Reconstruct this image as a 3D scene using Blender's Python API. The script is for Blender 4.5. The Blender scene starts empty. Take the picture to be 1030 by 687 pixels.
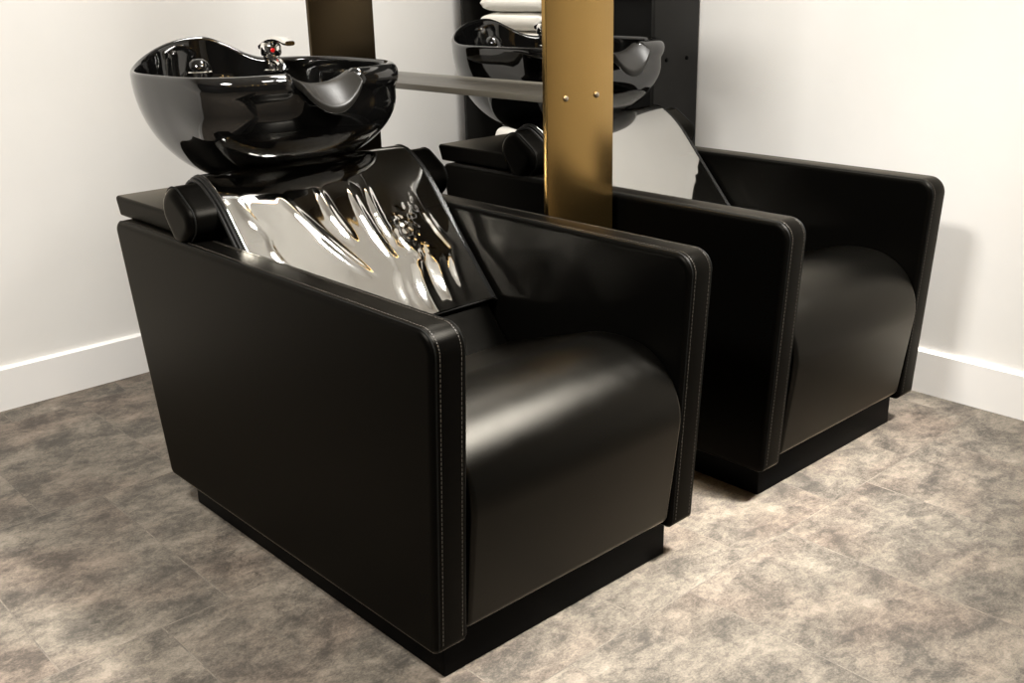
import bpy, bmesh, math, random
from mathutils import Vector, Matrix, noise
PI = math.pi
random.seed(7)
scene = bpy.context.scene
COL = scene.collection

# ------------------------------------------------------------------ materials
def new_mat(name):
    m = bpy.data.materials.new(name); m.use_nodes = True
    nt = m.node_tree
    return m, nt, nt.nodes['Principled BSDF']

def N(nt, kind, **kw):
    n = nt.nodes.new(kind)
    for k, v in kw.items():
        if k in n.inputs: n.inputs[k].default_value = v
        else: setattr(n, k, v)
    return n

def simple(name, col, rough, metal=0.0, ior=1.5, coat=0.0, bump=None, coat_rough=0.03, rough_var=None):
    m, nt, b = new_mat(name)
    b.inputs['Base Color'].default_value = (*col, 1)
    b.inputs['Roughness'].default_value = rough
    b.inputs['Metallic'].default_value = metal
    b.inputs['IOR'].default_value = ior
    b.inputs['Coat Weight'].default_value = coat
    b.inputs['Coat Roughness'].default_value = coat_rough
    tc = N(nt, 'ShaderNodeTexCoord')
    if bump:
        sc, st, det = bump
        t = N(nt, 'ShaderNodeTexNoise', Scale=sc, Detail=det)
        nt.links.new(tc.outputs['Object'], t.inputs['Vector'])
        bp = N(nt, 'ShaderNodeBump', Strength=st, Distance=0.001)
        nt.links.new(t.outputs['Fac'], bp.inputs['Height'])
        nt.links.new(bp.outputs['Normal'], b.inputs['Normal'])
    if rough_var:
        sc, lo, hi = rough_var
        t = N(nt, 'ShaderNodeTexNoise', Scale=sc, Detail=4.0)
        nt.links.new(tc.outputs['Object'], t.inputs['Vector'])
        mr = N(nt, 'ShaderNodeMapRange'); mr.inputs[3].default_value = lo; mr.inputs[4].default_value = hi
        nt.links.new(t.outputs['Fac'], mr.inputs[0]); nt.links.new(mr.outputs[0], b.inputs['Roughness'])
    return m

def leather_mat(name='black_leather', ior=1.11, r0=.36, r1=.42):
    m, nt, b = new_mat(name)
    nt.nodes.remove(b); L = nt.links.new
    df = N(nt, 'ShaderNodeBsdfDiffuse'); df.inputs['Color'].default_value = (.0014, .0013, .0011, 1)
    gl = N(nt, 'ShaderNodeBsdfAnisotropic'); gl.distribution = 'BECKMANN'; gl.inputs['Color'].default_value = (1, .94, .83, 1)
    fr = N(nt, 'ShaderNodeFresnel', IOR=ior); mx = N(nt, 'ShaderNodeMixShader')
    L(fr.outputs[0], mx.inputs[0]); L(df.outputs[0], mx.inputs[1]); L(gl.outputs[0], mx.inputs[2])
    L(mx.outputs[0], nt.nodes['Material Output'].inputs['Surface'])
    tc = N(nt, 'ShaderNodeTexCoord')
    v = N(nt, 'ShaderNodeTexNoise', Scale=330.0, Detail=2.0)
    t = N(nt, 'ShaderNodeTexNoise', Scale=24.0, Detail=3.0)
    L(tc.outputs['Object'], v.inputs['Vector']); L(tc.outputs['Object'], t.inputs['Vector'])
    b1 = N(nt, 'ShaderNodeBump', Strength=0.10, Distance=0.0006)
    b2 = N(nt, 'ShaderNodeBump', Strength=0.06, Distance=0.004)
    L(v.outputs['Fac'], b1.inputs['Height']); L(t.outputs['Fac'], b2.inputs['Height'])
    L(b2.outputs['Normal'], b1.inputs['Normal']); L(b1.outputs['Normal'], gl.inputs['Normal'])
    mr = N(nt, 'ShaderNodeMapRange'); mr.inputs[3].default_value = r0; mr.inputs[4].default_value = r1
    L(t.outputs['Fac'], mr.inputs[0]); L(mr.outputs[0], gl.inputs['Roughness'])
    return m

def vinyl_mat():
    m, nt, b = new_mat('clear_vinyl')
    nt.nodes.remove(b)
    out = nt.nodes['Material Output']
    gl = N(nt, 'ShaderNodeBsdfGlossy', Roughness=0.045); gl.inputs['Color'].default_value = (1, 0.985, 0.95, 1)
    tr = N(nt, 'ShaderNodeBsdfTransparent'); tr.inputs['Color'].default_value = (.9, .9, .88, 1)
    fr = N(nt, 'ShaderNodeFresnel', IOR=5.6)
    mx = N(nt, 'ShaderNodeMixShader')
    tc = N(nt, 'ShaderNodeTexCoord')
    t = N(nt, 'ShaderNodeTexNoise', Scale=26.0, Detail=2.0)
    nt.links.new(tc.outputs['Object'], t.inputs['Vector'])
    bp = N(nt, 'ShaderNodeBump', Strength=0.05, Distance=0.002)
    nt.links.new(t.outputs['Fac'], bp.inputs['Height']); nt.links.new(bp.outputs['Normal'], gl.inputs['Normal'])
    nt.links.new(fr.outputs[0], mx.inputs[0]); nt.links.new(tr.outputs[0], mx.inputs[1]); nt.links.new(gl.outputs[0], mx.inputs[2])
    nt.links.new(mx.outputs[0], out.inputs['Surface'])
    return m

def wall_mat(name, col):
    m, nt, b = new_mat(name)
    tc = N(nt, 'ShaderNodeTexCoord')
    t = N(nt, 'ShaderNodeTexNoise', Scale=1.3, Detail=5.0, Roughness=0.6)
    nt.links.new(tc.outputs['Object'], t.inputs['Vector'])
    r = N(nt, 'ShaderNodeValToRGB')
    r.color_ramp.elements[0].color = (col[0]*.93, col[1]*.93, col[2]*.92, 1); r.color_ramp.elements[0].position = .3
    r.color_ramp.elements[1].color = (*col, 1); r.color_ramp.elements[1].position = .7
    nt.links.new(t.outputs['Fac'], r.inputs[0]); nt.links.new(r.outputs[0], b.inputs['Base Color'])
    t2 = N(nt, 'ShaderNodeTexNoise', Scale=180.0, Detail=3.0)
    nt.links.new(tc.outputs['Object'], t2.inputs['Vector'])
    bp = N(nt, 'ShaderNodeBump', Strength=0.12, Distance=0.001)
    nt.links.new(t2.outputs['Fac'], bp.inputs['Height']); nt.links.new(bp.outputs['Normal'], b.inputs['Normal'])
    b.inputs['Roughness'].default_value = 0.6
    return m

def floor_mat():
    m, nt, b = new_mat('stone_vinyl_tile')
    L = nt.links.new
    tc = N(nt, 'ShaderNodeTexCoord')
    mp = N(nt, 'ShaderNodeMapping'); mp.inputs['Location'].default_value = (0.11, 0.125, 0)
    L(tc.outputs['Object'], mp.inputs['Vector'])
    br = N(nt, 'ShaderNodeTexBrick', Scale=1.0)
    br.offset = 0.42; br.offset_frequency = 2; br.squash = 1.0
    br.inputs['Brick Width'].default_value = 0.325; br.inputs['Row Height'].default_value = 0.61
    br.inputs['Mortar Size'].default_value = 0.0016; br.inputs['Mortar Smooth'].default_value = 0.3
    br.inputs['Color1'].default_value = (0, 0, 0, 1); br.inputs['Color2'].default_value = (1, 1, 1, 1); br.inputs['Mortar'].default_value = (.5, .5, .5, 1)
    L(mp.outputs[0], br.inputs['Vector'])
    # shift the stone pattern from tile to tile
    vm = N(nt, 'ShaderNodeVectorMath', operation='MULTIPLY_ADD')
    vm.inputs[1].default_value = (3.1, 5.7, 0); L(br.outputs['Color'], vm.inputs[0]); L(tc.outputs['Object'], vm.inputs[2])
    st = N(nt, 'ShaderNodeMapping'); st.inputs['Scale'].default_value = (1.0, 1.35, 1.0); st.inputs['Rotation'].default_value = (0, 0, .25)
    L(vm.outputs[0], st.inputs['Vector'])
    def noise_t(scale, detail, rough, dist=0.0):
        t = N(nt, 'ShaderNodeTexNoise', Scale=scale, Detail=detail, Roughness=rough, Distortion=dist)
        L(st.outputs[0], t.inputs['Vector']); return t
    big = noise_t(8.5, 7.0, 0.66, .4); mid = noise_t(42.0, 8.0, 0.78, .6); fine = noise_t(190.0, 4.0, 0.8)
    pink = noise_t(3.0, 3.0, 0.5)
    a = N(nt, 'ShaderNodeMath', operation='MULTIPLY'); a.inputs[1].default_value = .42; L(big.outputs['Fac'], a.inputs[0])
    c = N(nt, 'ShaderNodeMath', operation='MULTIPLY_ADD'); c.inputs[1].default_value = .32; L(mid.outputs['Fac'], c.inputs[0]); L(a.outputs[0], c.inputs[2])
    d = N(nt, 'ShaderNodeMath', operation='MULTIPLY_ADD'); d.inputs[1].default_value = .26; L(fine.outputs['Fac'], d.inputs[0]); L(c.outputs[0], d.inputs[2])
    r = N(nt, 'ShaderNodeValToRGB'); e = r.color_ramp.elements
    e[0].position = .37; e[0].color = (.034, .029, .024, 1)
    e[1].position = .64; e[1].color = (.262, .226, .180, 1)
    x = e.new(.455); x.color = (.068, .059, .048, 1)
    x = e.new(.520); x.color = (.137, .117, .093, 1)
    L(d.outputs[0], r.inputs[0])
    # faint rose cast in patches
    pr = N(nt, 'ShaderNodeValToRGB'); pr.color_ramp.elements[0].position = .45; pr.color_ramp.elements[1].position = .65
    pr.color_ramp.elements[0].color = (1, 1, 1, 1); pr.color_ramp.elements[1].color = (1.0, .93, .915, 1)
    L(pink.outputs['Fac'], pr.inputs[0])
    mu = N(nt, 'ShaderNodeMix', data_type='RGBA', blend_type='MULTIPLY'); mu.inputs[0].default_value = 1.0
    L(r.outputs[0], mu.inputs[6]); L(pr.outputs[0], mu.inputs[7])
    # bevel highlight painted as a pale line along each joint
    mx = N(nt, 'ShaderNodeMix', data_type='RGBA'); mx.inputs[7].default_value = (.20, .175, .148, 1)
    mf = N(nt, 'ShaderNodeMath', operation='MULTIPLY'); mf.inputs[1].default_value = .18; L(br.outputs['Fac'], mf.inputs[0])
    L(mf.outputs[0], mx.inputs[0]); L(mu.outputs[2], mx.inputs[6])
    L(mx.outputs[2], b.inputs['Base Color'])
    b.inputs['Roughness'].default_value = .62
    b.inputs['IOR'].default_value = 1.4
    bp = N(nt, 'ShaderNodeBump', Strength=.35, Distance=.0015); L(d.outputs[0], bp.inputs['Height'])
    bp2 = N(nt, 'ShaderNodeBump', Strength=.25, Distance=.001, invert=True); L(br.outputs['Fac'], bp2.inputs['Height']); L(bp.outputs[0], bp2.inputs['Normal'])
    L(bp2.outputs[0], b.inputs['Normal'])
    return m

def brushed(name, col, rough, metal):
    m, nt, b = new_mat(name)
    b.inputs['Metallic'].default_value = metal
    tc = N(nt, 'ShaderNodeTexCoord')
    mp = N(nt, 'ShaderNodeMapping'); mp.inputs['Scale'].default_value = (3, 3, 90)
    L = nt.links.new
    L(tc.outputs['Object'], mp.inputs[0])
    t = N(nt, 'ShaderNodeTexNoise', Scale=6.0, Detail=5.0); L(mp.outputs[0], t.inputs['Vector'])
    r = N(nt, 'ShaderNodeValToRGB')
    r.color_ramp.elements[0].color = (col[0]*.96, col[1]*.96, col[2]*.96, 1); r.color_ramp.elements[1].color = (*col, 1)
    L(t.outputs['Fac'], r.inputs[0]); L(r.outputs[0], b.inputs['Base Color'])
    mr = N(nt, 'ShaderNodeMapRange'); mr.inputs[3].default_value = rough-.01; mr.inputs[4].default_value = rough+.02
    L(t.outputs['Fac'], mr.inputs[0]); L(mr.outputs[0], b.inputs['Roughness'])
    return m

def towel_mat():
    m, nt, b = new_mat('white_terry')
    b.inputs['Base Color'].default_value = (.80, .77, .70, 1); b.inputs['Roughness'].default_value = .95
    b.inputs['Sheen Weight'].default_value = .3
    tc = N(nt, 'ShaderNodeTexCoord'); t = N(nt, 'ShaderNodeTexNoise', Scale=260.0, Detail=3.0)
    nt.links.new(tc.outputs['Object'], t.inputs['Vector'])
    bp = N(nt, 'ShaderNodeBump', Strength=.7, Distance=.003)
    nt.links.new(t.outputs['Fac'], bp.inputs['Height']); nt.links.new(bp.outputs[0], b.inputs['Normal'])
    return m

M = {}
M['leather'] = leather_mat()
M['seat_leather'] = leather_mat('polished_seat_leather', 1.25, .38, .44)
M['thread'] = simple('seam_thread', (.030, .024, .017), .6)
M['cord'] = simple('seam_cord', (.003, .003, .0025), .55, ior=1.2, bump=(300, .1, 2))
M['plinth'] = simple('black_laminate', (.002, .002, .002), .5, ior=1.12, bump=(200, .05, 2))
M['vinyl'] = vinyl_mat()
M['binding'] = simple('black_binding', (.005, .0047, .0042), .36, ior=1.28, bump=(150, .05, 2))
M['ceramic'] = simple('black_glazed_ceramic', (.0030, .0029, .0028), .045, ior=1.62, rough_var=(9, .03, .06))
M['rubber'] = simple('black_rubber', (.010, .009, .0075), .38, ior=1.36, bump=(90, .04, 2))
M['chrome'] = simple('chrome', (.86, .85, .82), .06, 1.0, rough_var=(30, .04, .09))
M['red'] = simple('red_mark', (.75, .004, .006), .3, bump=(50, .02, 1))
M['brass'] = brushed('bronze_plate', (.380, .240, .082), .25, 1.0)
M['rear_bronze'] = brushed('rear_bronze_plate', (.075, .056, .032), .36, 1.0)  # rear plate: darker base colour and rougher than the front plate
M['black_panel'] = simple('black_panel_laminate', (.004, .004, .0038), .5, ior=1.25, bump=(220, .06, 2))
M['black_plate'] = simple('black_powder_coat', (.0075, .007, .006), .5, .0, ior=1.35, bump=(300, .12, 2))
M['shelf'] = simple('dark_shelf_laminate', (.075, .066, .050), .36, ior=1.7, bump=(220, .06, 2))
M['bolt'] = simple('steel_bolt', (.42, .36, .28), .28, 1.0, rough_var=(40, .2, .4))
M['wall'] = wall_mat('white_wall_paint', (.835, .815, .782))
M['trim'] = simple('white_trim_paint', (.875, .855, .825), .38, bump=(60, .05, 3))
M['floor'] = floor_mat()
M['dark_wall'] = wall_mat('charcoal_wall_paint', (.022, .021, .019))
M['ceiling'] = wall_mat('ceiling_paint', (.88, .86, .82))
M['towel'] = towel_mat()

# ------------------------------------------------------------------ mesh helpers
def link(name, bm, mats, parent=None, smooth=True, angle=40, loc=(0, 0, 0)):
    if not isinstance(mats, (list, tuple)): mats = [mats]
    bmesh.ops.recalc_face_normals(bm, faces=bm.faces[:])
    me = bpy.data.meshes.new(name); bm.to_mesh(me); bm.free()
    for m in mats: me.materials.append(m)
    if smooth:
        for p in me.polygons: p.use_smooth = True
        me.set_sharp_from_angle(angle=math.radians(angle))
    o = bpy.data.objects.new(name, me); COL.objects.link(o); o.location = loc
    if parent: o.parent = parent
    return o

def add_box(bm, lo, hi, bevel=0.0, seg=2, mat=0, rot=None):
    r = bmesh.ops.create_cube(bm, size=1.0)
    vs = r['verts']
    c = [(a+b)/2 for a, b in zip(lo, hi)]; s = [b-a for a, b in zip(lo, hi)]
    mtx = Matrix.Translation(c) @ (rot or Matrix.Identity(4)) @ Matrix.Diagonal((*s, 1))
    bmesh.ops.transform(bm, matrix=mtx, verts=vs)
    fs = {f for v in vs for f in v.link_faces}
    for f in fs: f.material_index = mat
    if bevel:
        es = {e for v in vs for e in v.link_edges}
        g = bmesh.ops.bevel(bm, geom=list(es), offset=bevel, segments=seg, profile=.5, affect='EDGES')
        for f in g['faces']: f.material_index = mat

def tube(bm, pts, r, seg=8, closed=False, mat=0, radii=None, cap=True):
    pts = [Vector(p) for p in pts]; n = len(pts); rings = []
    up0 = None
    for i, p in enumerate(pts):
        a = pts[(i-1) % n] if closed or i > 0 else p
        b = pts[(i+1) % n] if closed or i < n-1 else p
        t = (b-a).normalized()
        if up0 is None:
            up0 = t.orthogonal().normalized()
        u = (up0 - t*up0.dot(t)).normalized(); up0 = u
        w = t.cross(u)
        rr = radii[i] if radii else r
        rings.append([bm.verts.new(p + (u*math.cos(2*PI*k/seg)+w*math.sin(2*PI*k/seg))*rr) for k in range(seg)])
    m = n if closed else n-1
    for i in range(m):
        A, B = rings[i], rings[(i+1) % n]
        for k in range(seg):
            f = bm.faces.new((A[k], A[(k+1) % seg], B[(k+1) % seg], B[k])); f.material_index = mat
    if cap and not closed:
        for R_ in (rings[0], rings[-1]):
            f = bm.faces.new(R_); f.material_index = mat

def lathe(bm, prof, seg=32, loc=(0, 0, 0), mat=0, mtx=None):
    """prof: list of (r, z)"""
    loc = Vector(loc); rings = []
    T = mtx or Matrix.Identity(4)
    for r, z in prof:
        if r < 1e-6: rings.append([bm.verts.new(loc + (T @ Vector((0, 0, z))))])
        else: rings.append([bm.verts.new(loc + (T @ Vector((r*math.cos(2*PI*k/seg), r*math.sin(2*PI*k/seg), z)))) for k in range(seg)])
    for A, B in zip(rings, rings[1:]):
        for k in range(seg):
            k2 = (k+1) % seg
            if len(A) == 1 and len(B) == 1: continue
            if len(A) == 1: f = bm.faces.new((A[0], B[k], B[k2]))
            elif len(B) == 1: f = bm.faces.new((A[k], A[k2], B[0]))
            else: f = bm.faces.new((A[k], A[k2], B[k2], B[k]))
            f.material_index = mat

def inset_corners(pts, d):
    """offset a convex polygon inwards by d"""
    n = len(pts); out = []
    area = sum(pts[i][0]*pts[(i+1) % n][1]-pts[(i+1) % n][0]*pts[i][1] for i in range(n))
    sg = 1 if area > 0 else -1
    for i in range(n):
        p0, p1, p2 = (Vector(pts[(i+k) % n]) for k in (-1, 0, 1))
        e1 = (p1-p0).normalized(); e2 = (p2-p1).normalized()
        n1 = Vector((-e1.y, e1.x))*sg; n2 = Vector((-e2.y, e2.x))*sg
        b = (n1+n2).normalized(); out.append(p1 + b*(d/max(.2, b.dot(n1))))
    return out

def round_poly(pts, radii, seg=6):
    n = len(pts); out = []
    for i in range(n):
        p0, p1, p2 = (Vector(pts[(i+k) % n]) for k in (-1, 0, 1))
        a = (p0-p1).normalized(); b = (p2-p1).normalized()
        ang = a.angle(b); r = max(radii[i], 1e-4)
        t = r/math.tan(ang/2)
        c = p1 + (a+b).normalized()*(r/math.sin(ang/2))
        s = (p1 + a*t) - c; e = (p1 + b*t) - c
        a0 = math.atan2(s.y, s.x); a1 = math.atan2(e.y, e.x); da = a1-a0
        while da > PI: da -= 2*PI
        while da < -PI: da += 2*PI
        for k in range(seg+1):
            q = a0+da*k/seg; out.append(c + Vector((math.cos(q), math.sin(q)))*r)
    return out

def densify(poly, step):
    out = []
    n = len(poly)
    for i in range(n):
        a, b = Vector(poly[i]), Vector(poly[(i+1) % n]); L = (b-a).length
        k = max(1, int(L/step))
        for j in range(k): out.append(a.lerp(b, j/k))
    return out

def puff(bm, corners, radii, x0, x1, r, seg=5, cseg=7, mat=0, disp=None):
    """a (y,z) outline extruded along x with rounded edges of radius r"""
    steps = []
    for k in range(seg+1):
        a = PI/2*k/seg; steps.append((x0 + r*(1-math.cos(a)), r*(1-math.sin(a))))
    right = [(x1-(x-x0), d) for x, d in reversed(steps)]
    steps = [(x0, r+.004)] + steps + right + [(x1, r+.004)]
    rings = []
    for x, d in steps:
        P = round_poly(inset_corners(corners, d), [max(.0005, q-d) for q in radii], cseg)
        rings.append([bm.verts.new((x, p.x, p.y)) for p in P])
    for A, B in zip(rings, rings[1:]):
        n = len(A)
        for k in range(n):
            f = bm.faces.new((A[k], A[(k+1) % n], B[(k+1) % n], B[k])); f.material_index = mat
    for R_ in (rings[0], rings[-1]):
        f = bm.faces.new(R_); f.material_index = mat

def empty(name, loc=(0, 0, 0)):
    o = bpy.data.objects.new(name, None); COL.objects.link(o); o.location = loc; o.empty_display_size = .1
    return o

def tag(o, label, cat, group=None):
    o['label'] = label; o['category'] = cat
    if group: o['group'] = group
    return o

def copy_tree(o, parent=None):
    c = o.copy(); COL.objects.link(c)
    if parent: c.parent = parent
    for ch in list(o.children): copy_tree(ch, c)
    return c

# ------------------------------------------------------------------ the room
X0, X1, Y0, Y1, ZC = -3.2, 1.474, -3.6, 1.824, 2.75
def struct(name, bm, m, **kw):
    o = link(name, bm, m, **kw); o['kind'] = 'structure'; return o
def slab(name, lo, hi, m):
    bm = bmesh.new(); add_box(bm, lo, hi); return struct(name, bm, m, smooth=False)
slab('floor', (X0-.1, Y0-.1, -.1), (X1+.1, Y1+.1, 0), M['floor'])
slab('ceiling', (X0-.1, Y0-.1, ZC), (X1+.1, Y1+.1, ZC+.1), M['ceiling'])
slab('wall_back', (X0-.1, Y1, 0), (X1+.1, Y1+.1, ZC), M['wall'])
slab('wall_right', (X1, Y0-.1, 0), (X1+.1, Y1, ZC), M['wall'])
slab('wall_left', (X0-.1, Y0-.1, 0), (X0, Y1, ZC), M['dark_wall'])
slab('wall_front', (X0, Y0-.1, 0), (X1, Y0, ZC), M['dark_wall'])
def baseboard(name, horizontal):
    bm = bmesh.new(); h, t = .1246, .014
    prof = [(0, 0), (t, 0), (t, h-.006), (t-.006, h), (0, h)]
    if horizontal: ends = [X0, X1]; f = lambda s, p: (s, Y1-p[0], p[1])
    else: ends = [Y0, Y1]; f = lambda s, p: (X1-p[0], s, p[1])
    A, B = ([bm.verts.new(f(s, p)) for p in prof] for s in ends)
    for k in range(len(prof)): bm.faces.new((A[k], A[(k+1) % 5], B[(k+1) % 5], B[k]))
    bm.faces.new(A); bm.faces.new(B)
    struct(name, bm, M['trim'], smooth=False)
baseboard('baseboard_back', True); baseboard('baseboard_right', False)

# ------------------------------------------------------------------ shampoo chair
S_DIR = Vector((0, .657, .754)); N_DIR = Vector((0, -.754, .657)); B_ORG = Vector((0, .47, .46))
def slope(u, v, h=0.0):
    return Vector((u, 0, 0)) + B_ORG + S_DIR*v + N_DIR*h
BL = .415                                              # slope length of the backrest
def back_path(v):
    """point and normal along the backrest: flat, easing back, then curling over the top"""
    p, ang, done = Vector(B_ORG), 0.0, 0.0
    for length, R_ in ((BL-.105, None), (.095, .26), (9.0, .050)):
        if v <= done: break
        L = min(v-done, length); done += length
        d = S_DIR*math.cos(ang) - N_DIR*math.sin(ang); nn = N_DIR*math.cos(ang) + S_DIR*math.sin(ang)
        if R_ is None: p = p + d*L
        else:
            th = L/R_; p = p + d*(R_*math.sin(th)) - nn*(R_*(1-math.cos(th))); ang += th
    if v < 0: p = B_ORG + S_DIR*v
    return p, N_DIR*math.cos(ang) + S_DIR*math.sin(ang)

CREASES = [  # (u0,v0,u1,v1,width,height)
    (-.125, .335, -.005, .105, .0100, .0052), (-.030, .335, -.012, .195, .0095, .0052),
    (.040, .330, .058, .135, .0090, .0055), (.085, .335, .082, .165, .0085, .0050),
    (.100, .225, .130, .120, .0080, .0040), (.125, .240, .112, .150, .0060, -.0030),
    (.195, .270, .222, .120, .0090, .0050), (.221, .150, .188, .020, .0100, .0050),
    (.150, .170, .120, .030, .0100, -.0040), (.165, .120, .150, .010, .0090, .0045),
    (.110, .120, .095, .000, .0120, .0045), (.060, .110, .050, .010, .0150, .0030),
    (-.215, .360, -.190, .250, .0110, .0030), (-.190, .250, -.180, .170, .0060, .0030),
]
def seg_field(u, v, s):
    u0, v0, u1, v1, w, h = s
    du, dv = u1-u0, v1-v0; L2 = du*du+dv*dv
    t = ((u-u0)*du+(v-v0)*dv)/L2
    tc = min(1, max(0, t))
    # the crease bows a little sideways
    bow = .010*math.sin(PI*tc)
    px = u0+du*tc + bow*dv/math.sqrt(L2); py = v0+dv*tc - bow*du/math.sqrt(L2)
    d = math.hypot(u-px, v-py)
    env = math.sin(PI*min(1, max(0, .06+.88*tc)))
    return .65*h*env*math.exp(-(d/w)**2)
def crease_h(u, v):
    h = sum(seg_field(u, v, s) for s in CREASES)
    k = math.exp(-(((u-.125)/.06)**2 + ((v-.19)/.07)**2))
    h += .0011*k*noise.noise(Vector((u*75, v*75, 3.1)))
    h += .0006*k*noise.noise(Vector((u*150, v*150, 8.1)))
    h += .0022*noise.noise(Vector((u*9, v*6, 1.7)))
    return h
def smooth_h(u, v):
    h = .0022*noise.noise(Vector((u*5, v*4, 5.2)))
    k = math.exp(-(((u-.225)/.035)**2 + ((v-.12)/.10)**2))
    h += .0016*k*noise.noise(Vector((u*40, v*22, 4.4)))
    return h

def vinyl_sheet(hf):
    bm = bmesh.new(); nu, nv = 150, 150; vmax = BL+.075
    g = []
    for j in range(nv+1):
        v = -.004 + (vmax+.004)*j/nv; p, nn = back_path(v); row = []
        for i in range(nu+1):
            u = -.248 + .496*i/nu
            edge = 1-abs(u/.248)**8
            bulge = .003*(1-(u/.25)**2)*math.sin(PI*min(1, max(0, v/BL)))
            h = .0075 + bulge + hf(u, v)*max(0, edge)*min(1, max(0, (BL+.02-v)/.06))
            row.append(bm.verts.new(Vector((u, p.y, p.z)) + nn*h))
        g.append(row)
    for j in range(nv):
        for i in range(nu):
            bm.faces.new((g[j][i], g[j][i+1], g[j+1][i+1], g[j+1][i]))
    return bm

def stitched_arm(side):
    """side = -1 left / +1 right; outline in (y,z)"""
    bm = bmesh.new(); t = .070
    xo = side*.332; xi = side*(.332-t); x0, x1 = min(xo, xi), max(xo, xi)
    corners = [(-.0366, .078), (.928, .078), (1.043, .649), (-.070, .645)]
    radii = [.018, .018, .022, .038]
    puff(bm, corners, radii, x0, x1, .011, seg=5, cseg=9)
    # seam cord and rows of stitches run round the front, top and back edges
    for xs, sgn in ((x0, 1), (x1, -1)):
        P = densify(round_poly(inset_corners(corners, .0015), [q-.0015 for q in radii], 10), .02)
        tube(bm, [(xs+sgn*.0075, p.x, p.y) for p in P], .0016, 6, closed=True, mat=1)
        Q = densify(round_poly(corners, radii, 12), .0080)
        n = len(Q)
        for i in range(n):
            a, b = Q[i], Q[(i+1) % n]
            if (b-a).length < .004: continue
            if a.y < .085: continue
            m0, m1 = a.lerp(b, .12), a.lerp(b, .70)
            xx = xs+sgn*.0145
            tube(bm, [(xx, m0.x, m0.y), (xx, m1.x, m1.y)], .0009, 4, mat=2)
    return bm

def make_chair():
    root = empty('shampoo_chair')
    bm = bmesh.new(); add_box(bm, (-.2897, .0, 0), (.2897, .90, .092), .003); link('plinth', bm, M['plinth'], root)
    for s in (-1, 1): link('arm', stitched_arm(s), [M['leather'], M['cord'], M['thread']], root)
    # seat: deep waterfall front
    bm = bmesh.new()
    puff(bm, [(-.032, .094), (.56, .094), (.56, .325), (.13, .464), (-.078, .452)], [.02, .02, .02, .30, .135], -.2605, .2605, .010, seg=5, cseg=14)
    link('seat', bm, M['seat_leather'], root, angle=60)
    # backrest slab
    bk = bmesh.new()
    def P(v, h): q = B_ORG + S_DIR*v + N_DIR*h; return (q.y, q.z)
    puff(bk, [P(-.16, -.008), P(-.16, -.13), P(BL-.02, -.11), P(BL-.01, -.034), P(BL-.12, -.006)], [.02, .03, .03, .03, .12], -.246, .246, .012, cseg=10)
    backrest = link('backrest', bk, M['leather'], root)
    # padded headroll behind the sheet
    bm = bmesh.new()
    ctr = Vector((0, .745, .706)); HL, HT = .067, .062
    def Q(a, b): q = ctr + S_DIR*a + N_DIR*b; return (q.y, q.z)
    cor = [Q(-HL, HT-.004), Q(-HL*1.0, -HT), Q(HL, -HT*.9), Q(HL*.75, HT*.40)]
    rad = [.036, .042, .046, .042]
    puff(bm, cor, rad, -.326, .326, .022, seg=6, cseg=9)
    for xs in (-.3130, .3130):
        pp = round_poly(inset_corners(cor, .0008), rad, 9)
        tube(bm, [(xs, p.x, p.y) for p in pp], .0018, 6, closed=True, mat=1)
    link('headroll', bm, [M['leather'], M['cord']], root)
    # clear sheet and its bound edges
    v = vinyl_sheet(crease_h)
    sheet = link('vinyl_cover', v, M['vinyl'], root, angle=180)
    sheet['label'] = 'glossy clear protective sheet'
    md = sheet.modifiers.new('thickness', 'SOLIDIFY'); md.thickness = .0012; md.offset = -1
    for s in (-1, 1):
        bm = bmesh.new(); path = []
        for k in range(41):
            p, nn = back_path(-.004 + (BL+.075)*k/40); path.append(p + nn*.006)
        tube(bm, [(s*.2500, p.y, p.z) for p in path], .0032, 8)
        tube(bm, [(s*.2555, p.y-.0, p.z-.003) for p in path], .0036, 8)
        tube(bm, [(s*.2615, p.y+.002, p.z-.008) for p in path], .0042, 8)
        link('edge_binding', bm, M['binding'], root)
    bm = bmesh.new(); p, nn = back_path(-.004); p = p+nn*.006
    tube(bm, [(-.25+.5*k/20, p.y, p.z) for k in range(21)], .0022, 8)
    link('hem', bm, M['binding'], root)
    # rear deck behind the backrest
    bm = bmesh.new()
    puff(bm, [(.80, .648), (1.075, .648), (1.092, .692), (.80, .692)], [.006, .006, .008, .008], -.302, .302, .006)
    add_box(bm, (-.255, .62, .10), (.255, .93, .65), .01)
    link('rear_deck', bm, M['leather'], root)
    make_basin(root)
    return root, sheet

YC, ZR, ZB = .950, .955, .702
def rim_xy(th):
    c, s = math.cos(th), math.sin(th)
    a = .262
    if s >= 0: b, e = .285, 2.0
    else: b, e = .284, 2.0 + 1.5*min(1, -s*1.6)
    k = (abs(c)**e + abs(s)**e)**(-1/e)
    return a*c*k, b*s*k
def sstep(a, b, x):
    t = min(1, max(0, (x-a)/(b-a))); return t*t*(3-2*t)
def rim_z(th):
    x, y = rim_xy(th); d = math.degrees(th) % 360
    z = ZR
    pk = 88.0
    w = 78.0 if d > pk else 38.0
    q = abs(d-pk)/w
    if q < 1: z += .054*(.5+.5*math.cos(PI*q))**1.25
    if y < 0:
        z -= .034*(1-sstep(.056, .080, abs(x)))*sstep(-.12, -.2, y)
    return z
def rim_w(th):
    x, y = rim_xy(th); d = math.degrees(th) % 360
    w = .014
    w += .024*sstep(-.14, -.24, y)
    q = abs(d-52)/30
    if q < 1: w += .030*(.5+.5*math.cos(PI*q))
    return w
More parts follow.
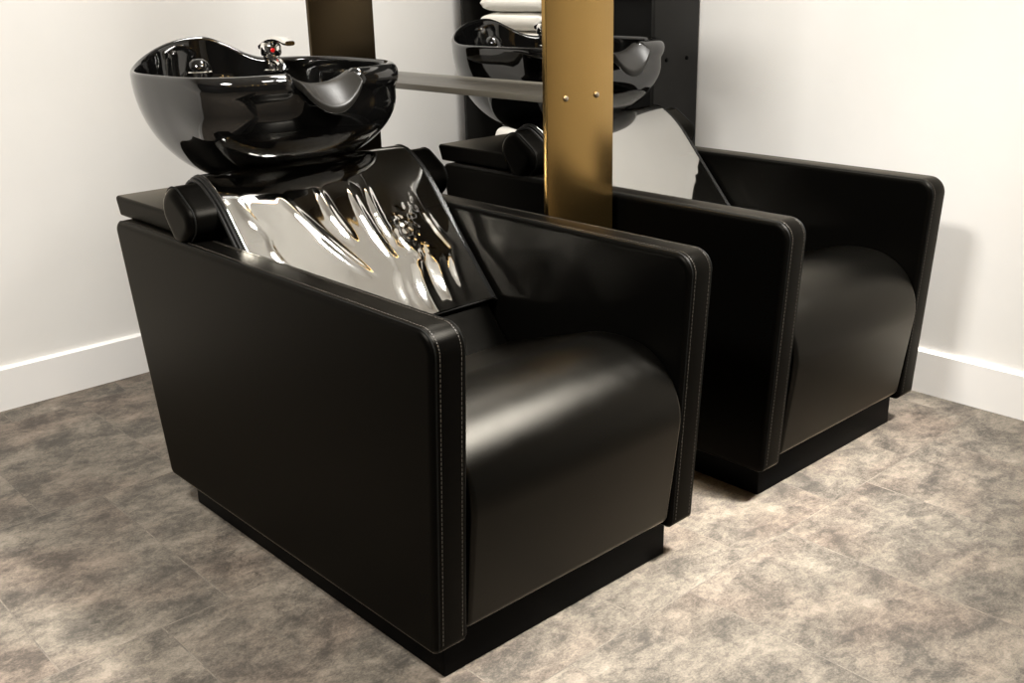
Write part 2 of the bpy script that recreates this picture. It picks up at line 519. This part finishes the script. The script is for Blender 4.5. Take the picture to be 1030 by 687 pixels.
def make_basin(root):
    bm = bmesh.new(); NT = 144
    ths = [2*PI*k/NT for k in range(NT)]
    rows = []
    def ring(fn): rows.append([bm.verts.new(fn(t)) for t in ths])
    # foot
    # outer skin from the pole up to the rim
    for k in range(1, 23):
        ph = PI/2*k/23
        sx = math.sin(ph)**.86; zc = 1-math.cos(ph)
        def f(t, sx=sx, zc=zc):
            x, y = rim_xy(t); z = ZB + ((min(rim_z(t), ZR+.02) if y > 0 else ZR)-.012-.052*sstep(-.06, -.20, y)-ZB)*zc
            fr = sstep(-.04, -.20, y); sx = math.sin(math.asin(min(1, sx**(1/.86))))**(.86+.45*fr)*(1-.022*fr*zc); sh = 0
            return (x*sx, YC+y*sx+sh, z)
        ring(f)
    # rolled rim: a plain round edge at the back, a thick lip on both sides of the neck notch
    for k in range(0, 13):
        def f(t, k=k):
            x, y = rim_xy(t); L = math.hypot(x, y); w = rim_w(t)
            lip = sstep(-.06, -.20, y)*sstep(.060, .085, abs(x)); hh = .010 + .014*sstep(-.14, -.24, y)
            a = -PI*.30*lip + (PI+PI*.30*lip)*k/12
            ho = hh*(1+.25*lip); wo = w/2 + .0010*lip
            rr = L - w/2 + (wo if math.cos(a) > 0 else w/2)*math.cos(a)
            return (x/L*rr, YC+y/L*rr, rim_z(t) - hh + (ho if a < 0 else hh)*math.sin(a))
        ring(f)
    # inner bowl
    for k in range(1, 16):
        q = k/16
        def f(t, q=q):
            x, y = rim_xy(t); L = math.hypot(x, y); w = rim_w(t)
            l0 = (L-w); ph = PI/2*q
            s = math.cos(ph)**.75; z0 = rim_z(t)-(.010 + .014*sstep(-.14, -.24, y))
            zi = ZB+.035
            return (x/L*l0*s, YC+y/L*l0*s, z0-(z0-zi)*math.sin(ph))
        ring(f)
    for A, B in zip(rows, rows[1:]):
        for k in range(NT):
            bm.faces.new((A[k], A[(k+1) % NT], B[(k+1) % NT], B[k]))
    b0 = bm.verts.new((0, YC, ZB)); b1 = bm.verts.new((0, YC, ZB+.035))
    for k in range(NT):
        bm.faces.new((rows[0][(k+1) % NT], rows[0][k], b0)); bm.faces.new((rows[-1][k], rows[-1][(k+1) % NT], b1))
    # foot collar
    lathe(bm, [(0, .688), (.072, .688), (.076, .70), (.080, .712), (.0, .712)], 48, (0, YC, 0))
    basin = link('basin', bm, M['ceramic'], root, angle=70)
    basin['label'] = 'glossy black ceramic wash basin'
    # neck rest saddle
    bm = bmesh.new(); nx, ny = 28, 16; top = []
    for i in range(nx+1):
        x = -.078+.156*i/nx; u = x/.078; row = []
        zc = .930 + .022*abs(u)**2.2
        for j in range(ny+1):
            v = j/ny
            y = .724 - .084*v
            drop = .012*(1-v)**2*0 - .044*max(0, (v-.35)/.65)**1.6*(1-.60*abs(u)**2) - .012*max(0, (.25-v)/.25)**2
            row.append(Vector((x*(1-.10*v*v), y - .012*max(0, v-.6)*(1-u*u)*2, zc + drop)))
        top.append(row)
    th = .016
    V1 = [[bm.verts.new(p) for p in r] for r in top]
    V2 = [[bm.verts.new(p + Vector((0, .004, -th))) for p in r] for r in top]
    for i in range(nx):
        for j in range(ny):
            bm.faces.new((V1[i][j], V1[i+1][j], V1[i+1][j+1], V1[i][j+1]))
            bm.faces.new((V2[i][j], V2[i][j+1], V2[i+1][j+1], V2[i+1][j]))
    for j in range(ny):
        bm.faces.new((V1[0][j], V1[0][j+1], V2[0][j+1], V2[0][j])); bm.faces.new((V1[nx][j+1], V1[nx][j], V2[nx][j], V2[nx][j+1]))
    for i in range(nx):
        bm.faces.new((V1[i+1][0], V1[i][0], V2[i][0], V2[i+1][0])); bm.faces.new((V1[i][ny], V1[i+1][ny], V2[i+1][ny], V2[i][ny]))
    nr = link('neck_rest', bm, M['rubber'], basin, angle=80); nr['label'] = 'matt black rubber neck rest'
    nr.modifiers.new('round', 'BEVEL').width = .004
    nr.modifiers['round'].segments = 2
    # mixer tap
    fx, fy, fz = .128, 1.10, .925
    bm = bmesh.new()
    lathe(bm, [(0, 0), (.021, 0), (.021, .004), (.0175, .006), (.0175, .030), (.0195, .033), (.0195, .036), (.018, .038), (0, .038)], 32, (fx, fy, fz))
    # short spout under the lever, reaching into the bowl
    tube(bm, [(fx, fy-.012, fz+.024), (fx-.006, fy-.040, fz+.022), (fx-.012, fy-.062, fz+.014)], .010, 12, radii=[.011, .0105, .0095])
    fa = link('faucet', bm, M['chrome'], basin); fa['label'] = 'short chrome mixer tap'
    bm = bmesh.new()
    lathe(bm, [(0, .037), (.0225, .037), (.0245, .042), (.0245, .058), (.021, .066), (.012, .071), (0, .072)], 32, (fx, fy, fz))
    # arched lever towards the sitter
    pts = []; W_ = []
    for k in range(17):
        q = k/16
        pts.append(Vector((fx+.004-.008*q, fy+.026-.122*q, fz+.050+.030*math.sin(PI*min(1, q*1.12)*.62+.25)-.007*q)))
        W_.append((.026*(1-.50*q)+.003, .0085*(1-.35*q)))
    rings = []
    for p, (w, h) in zip(pts, W_):
        rings.append([bm.verts.new(p+Vector((w*.8*math.copysign(abs(math.cos(a))**.6, math.cos(a)), 0, h*math.copysign(abs(math.sin(a))**.7, math.sin(a))))) for a in [2*PI*m/16 for m in range(16)]])
    for A, B in zip(rings, rings[1:]):
        for m in range(16): bm.faces.new((A[m], A[(m+1) % 16], B[(m+1) % 16], B[m]))
    bm.faces.new(rings[0]); bm.faces.new(rings[-1])
    link('faucet_lever', bm, M['chrome'], basin)
    bm = bmesh.new()
    dirv = Vector((-.35, -.94, 0)).normalized()
    mt = Vector((0, 0, 1)).rotation_difference(dirv).to_matrix().to_4x4()
    lathe(bm, [(0, -.002), (.0052, -.002), (.0052, .0006), (.0040, .0016), (0, .002)], 16, Vector((fx, fy, fz+.050))+dirv*.0245, mtx=mt)
    hm = link('hot_mark', bm, M['red'], basin); hm['label'] = 'small red hot water dot'
    # added knob and ring standing in for a domed reflection under the raised rim
    bm = bmesh.new()
    lathe(bm, [(0, .030), (.012, .029), (.022, .022), (.027, .010), (.028, 0), (.026, -.02), (.0, -.022)], 32, (-.045, 1.135, .935))
    link('reflection_knob', bm, M['ceramic'], basin)
    bm = bmesh.new()
    lathe(bm, [(.0285, -.012), (.031, -.010), (.031, .000), (.0285, .002)], 32, (-.045, 1.135, .935))
    link('reflection_knob_ring', bm, M['chrome'], basin)

chair, sheet = make_chair()
tag(chair, 'black leather shampoo chair in the foreground, its clear back cover crumpled', 'salon chair', 'backwash shampoo chairs')
chair2 = copy_tree(chair); chair2.location = (.9233, .0134, 0)
tag(chair2, 'black leather shampoo chair further back beside the right wall, its clear cover smooth', 'salon chair', 'backwash shampoo chairs')
for ch in chair2.children:
    if ch.name.startswith('vinyl_cover'):
        v = vinyl_sheet(smooth_h); me = bpy.data.meshes.new('vinyl_cover')
        bmesh.ops.recalc_face_normals(v, faces=v.faces[:]); v.to_mesh(me); v.free()
        for p in me.polygons: p.use_smooth = True
        me.materials.append(M['vinyl']); ch.data = me

# ------------------------------------------------------------------ shelf racks
def bolt(parent, x, y, z, sgn, m):
    bm = bmesh.new()
    mt = Vector((0, 0, 1)).rotation_difference(Vector((0, sgn, 0))).to_matrix().to_4x4()
    lathe(bm, [(0, -.004), (.0065, -.004), (.0065, .001), (.0055, .0035), (.003, .0048), (0, .005)], 20, (x, y, z), mtx=mt)
    return link('bolt', bm, m, parent)
def rack(loc, w, depth, h, pm, rear_mat, bm_mat, shelves, back=False):
    """local x 0..w, y 0 (front plate) .. depth (rear plate)"""
    root = empty('shelf_rack', loc); t = .013
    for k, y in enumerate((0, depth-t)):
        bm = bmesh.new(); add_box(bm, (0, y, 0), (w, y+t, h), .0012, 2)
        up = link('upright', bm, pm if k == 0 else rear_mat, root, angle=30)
        if k and rear_mat is not pm: up['label'] = 'darker-toned rear upright'
        for z in shelves:
            for x in (.27*w, .735*w):
                bolt(up, x, y if k == 0 else y+t, z-.010, -1 if k == 0 else 1, bm_mat)
    for z in shelves:
        bm = bmesh.new(); add_box(bm, (0.0, t, z-.014), (w-(.011 if back else 0), depth-t, z), .001, 2)
        link('shelf', bm, M['shelf'], root, angle=30)
    if back:
        bm = bmesh.new(); add_box(bm, (w-.010, t, .0), (w, depth-t, h), .001, 2)
        link('side_panel', bm, M['black_panel'], root, angle=30)
    return root
r1 = rack((.362, .400, 0), .205, .905, 1.95, M['brass'], M['rear_bronze'], M['bolt'], [.30, .888, 1.15, 1.45])  # unseen shelf just above the view is added to darken the vinyl's reflection
tag(r1, 'open bronze metal shelf rack standing between the two black shampoo chairs', 'shelf', 'salon shelf racks')
r2 = rack((1.262, .870, 0), .205, .880, 1.95, M['black_plate'], M['black_plate'], M['plinth'], [.545, .888, 1.15, 1.45], back=True)
tag(r2, 'black shelf rack holding white towels against the right wall', 'shelf', 'salon shelf racks')

# ------------------------------------------------------------------ towels
def folded_towel(w, d, h, seed):
    """a folded bath towel: rounded loaf with its folded layers showing at the ends"""
    bm = bmesh.new(); rows = []; n = 40; m = 16
    for i in range(n+1):
        y = -d/2 + d*i/n
        e = max(0, 1-(abs(y)/(d/2))**6)
        ring = []
        for k in range(32):
            a = 2*PI*k/32; c, s = math.cos(a), math.sin(a)
            x = w/2*math.copysign(abs(c)**.45, c)
            z = h/2 + h/2*math.copysign(abs(s)**.5, s)*(.30+.70*e**.45)
            crease = .0035*math.sin(z/h*4*PI) if abs(c) > .8 else 0
            q = Vector((x-math.copysign(crease, x), y, z))
            o = noise.noise(q*18+Vector((seed, 0, 0)))*.003
            if s > 0.05: q.z += o
            ring.append(bm.verts.new(q))
        rows.append(ring)
    for A, B in zip(rows, rows[1:]):
        for k in range(32): bm.faces.new((A[k], A[(k+1) % 32], B[(k+1) % 32], B[k]))
    bm.faces.new(rows[0]); bm.faces.new(rows[-1])
    return bm
tz = .888
T = [('thick white folded towel at the bottom of the pile behind the far basin', .165, .33, .060, 1.515),
     ('white folded towel resting on the bottom one on the black rack', .160, .31, .060, 1.512),
     ('white folded towel third up in the pile on the black rack', .160, .31, .058, 1.505)]
for i, (lab, w, d, h, y) in enumerate(T[:3]):
    o = link('folded_towel', folded_towel(w, d, h, i*3.3), M['towel'], loc=(1.355, y, tz+.0005)); tz += h+.001
    tag(o, lab, 'towel', 'white towels on the black rack')
def rolled_towel(r, L):
    bm = bmesh.new(); rows = []
    # spiral cross-section solid roll along y with a spiral groove in the ends
    prof = [(0, -L/2+.006), (r*.25, -L/2+.001), (r*.32, -L/2+.006), (r*.40, -L/2), (r*.58, -L/2+.001), (r*.65, -L/2+.006), (r*.72, -L/2), (r*.92, -L/2+.003), (r, -L/2+.012), (r, L/2-.012), (r*.92, L/2-.003), (0, L/2)]
    mt = Matrix.Rotation(-PI/2, 4, 'X')
    lathe(bm, prof, 40, (0, 0, r), mtx=mt)
    for v in bm.verts: v.co.z += .0025*noise.noise(v.co*30)
    return bm
o = link('rolled_towel', rolled_towel(.036, .26), M['towel'], loc=(1.330, 1.50, .5465))
tag(o, 'small rolled white towel on the lower shelf, peeping out beside the far headroll', 'towel', 'white towels on the black rack')

# ------------------------------------------------------------------ lights
def area(name, loc, size, energy, col=(1, .975, .93), rot=(0, 0, 0), spread=180):
    l = bpy.data.lights.new(name, 'AREA'); l.shape = 'RECTANGLE'; l.size, l.size_y = size; l.energy = energy; l.color = col
    l.spread = math.radians(spread)
    o = bpy.data.objects.new(name, l); COL.objects.link(o); o.location = loc; o.rotation_euler = rot
    return o
area('added_ceiling_fill', (.30, -.75, ZC-.02), (.40, .60), 15, spread=150)  # added unseen panel, fills the right wall
area('added_ceiling_uplight', (1.10, -.35, 2.20), (.08, 1.6), 5.0, spread=170, rot=(PI, 0, 0))  # added lamp, brightens the ceiling that the vinyl sheet reflects
area('added_ceiling_fill', (.80, .75, ZC-.02), (.30, .9), 42, spread=150)  # added unseen panel, lifts the back wall
area('added_ceiling_fill', (-1.6, -.10, ZC-.02), (.45, .60), 126, spread=160)  # added unseen panel, fills the left wall and floor
def seat_highlight(loc, aim, energy, size=.26, spread=60):  # added unseen lamps, aimed to put a highlight on the seats
    d = Vector(aim)-Vector(loc)
    area('added_seat_highlight', loc, (size, size), energy, spread=spread, rot=d.to_track_quat('-Z', 'Y').to_euler())
seat_highlight((.75, -.85, ZC-.12), (.05, .14, .42), 28, spread=50)
seat_highlight((1.0, -1.05, ZC-.12), (.90, .12, .42), 14, size=.20, spread=34)
def spot_bulb(x, y, e=3.0):
    l = bpy.data.lights.new('warm_downlight', 'POINT'); l.energy = e; l.shadow_soft_size = .035; l.color = (1, .62, .22)
    o = bpy.data.objects.new('warm_downlight', l); COL.objects.link(o); o.location = (x, y, ZC-.06)
for x, y in ((-2.4, -2.6), (-1.6, -2.9), (-.8, -2.6), (-2.5, -1.2), (.2, -2.8), (-.4, -3.1)): spot_bulb(x, y)

w = bpy.data.worlds.new('room_dark'); scene.world = w; w.use_nodes = True
w.node_tree.nodes['Background'].inputs[0].default_value = (.02, .02, .02, 1)

# ------------------------------------------------------------------ camera
F, YAW, PITCH, ROLL = 1059.865, .73336, .33513, -.02674
f = Vector((math.sin(YAW)*math.cos(PITCH), math.cos(YAW)*math.cos(PITCH), -math.sin(PITCH)))
r = Vector((math.cos(YAW), -math.sin(YAW), 0)); u = r.cross(f)
r2 = r*math.cos(ROLL)+u*math.sin(ROLL); u2 = -r*math.sin(ROLL)+u*math.cos(ROLL)
cd = bpy.data.cameras.new('camera'); cd.sensor_width = 36; cd.lens = 36*F/1030; cd.clip_start = .05
cam = bpy.data.objects.new('camera', cd); COL.objects.link(cam)
mt = Matrix((r2, u2, -f)).transposed().to_4x4(); mt.translation = Vector((-1.20367, -1.20883, 1.13))
cam.matrix_world = mt
scene.camera = cam
vs = scene.view_settings
vs.view_transform = 'Standard'; vs.look = 'None'; vs.gamma = 1; vs.use_curve_mapping = False; vs.exposure = 0
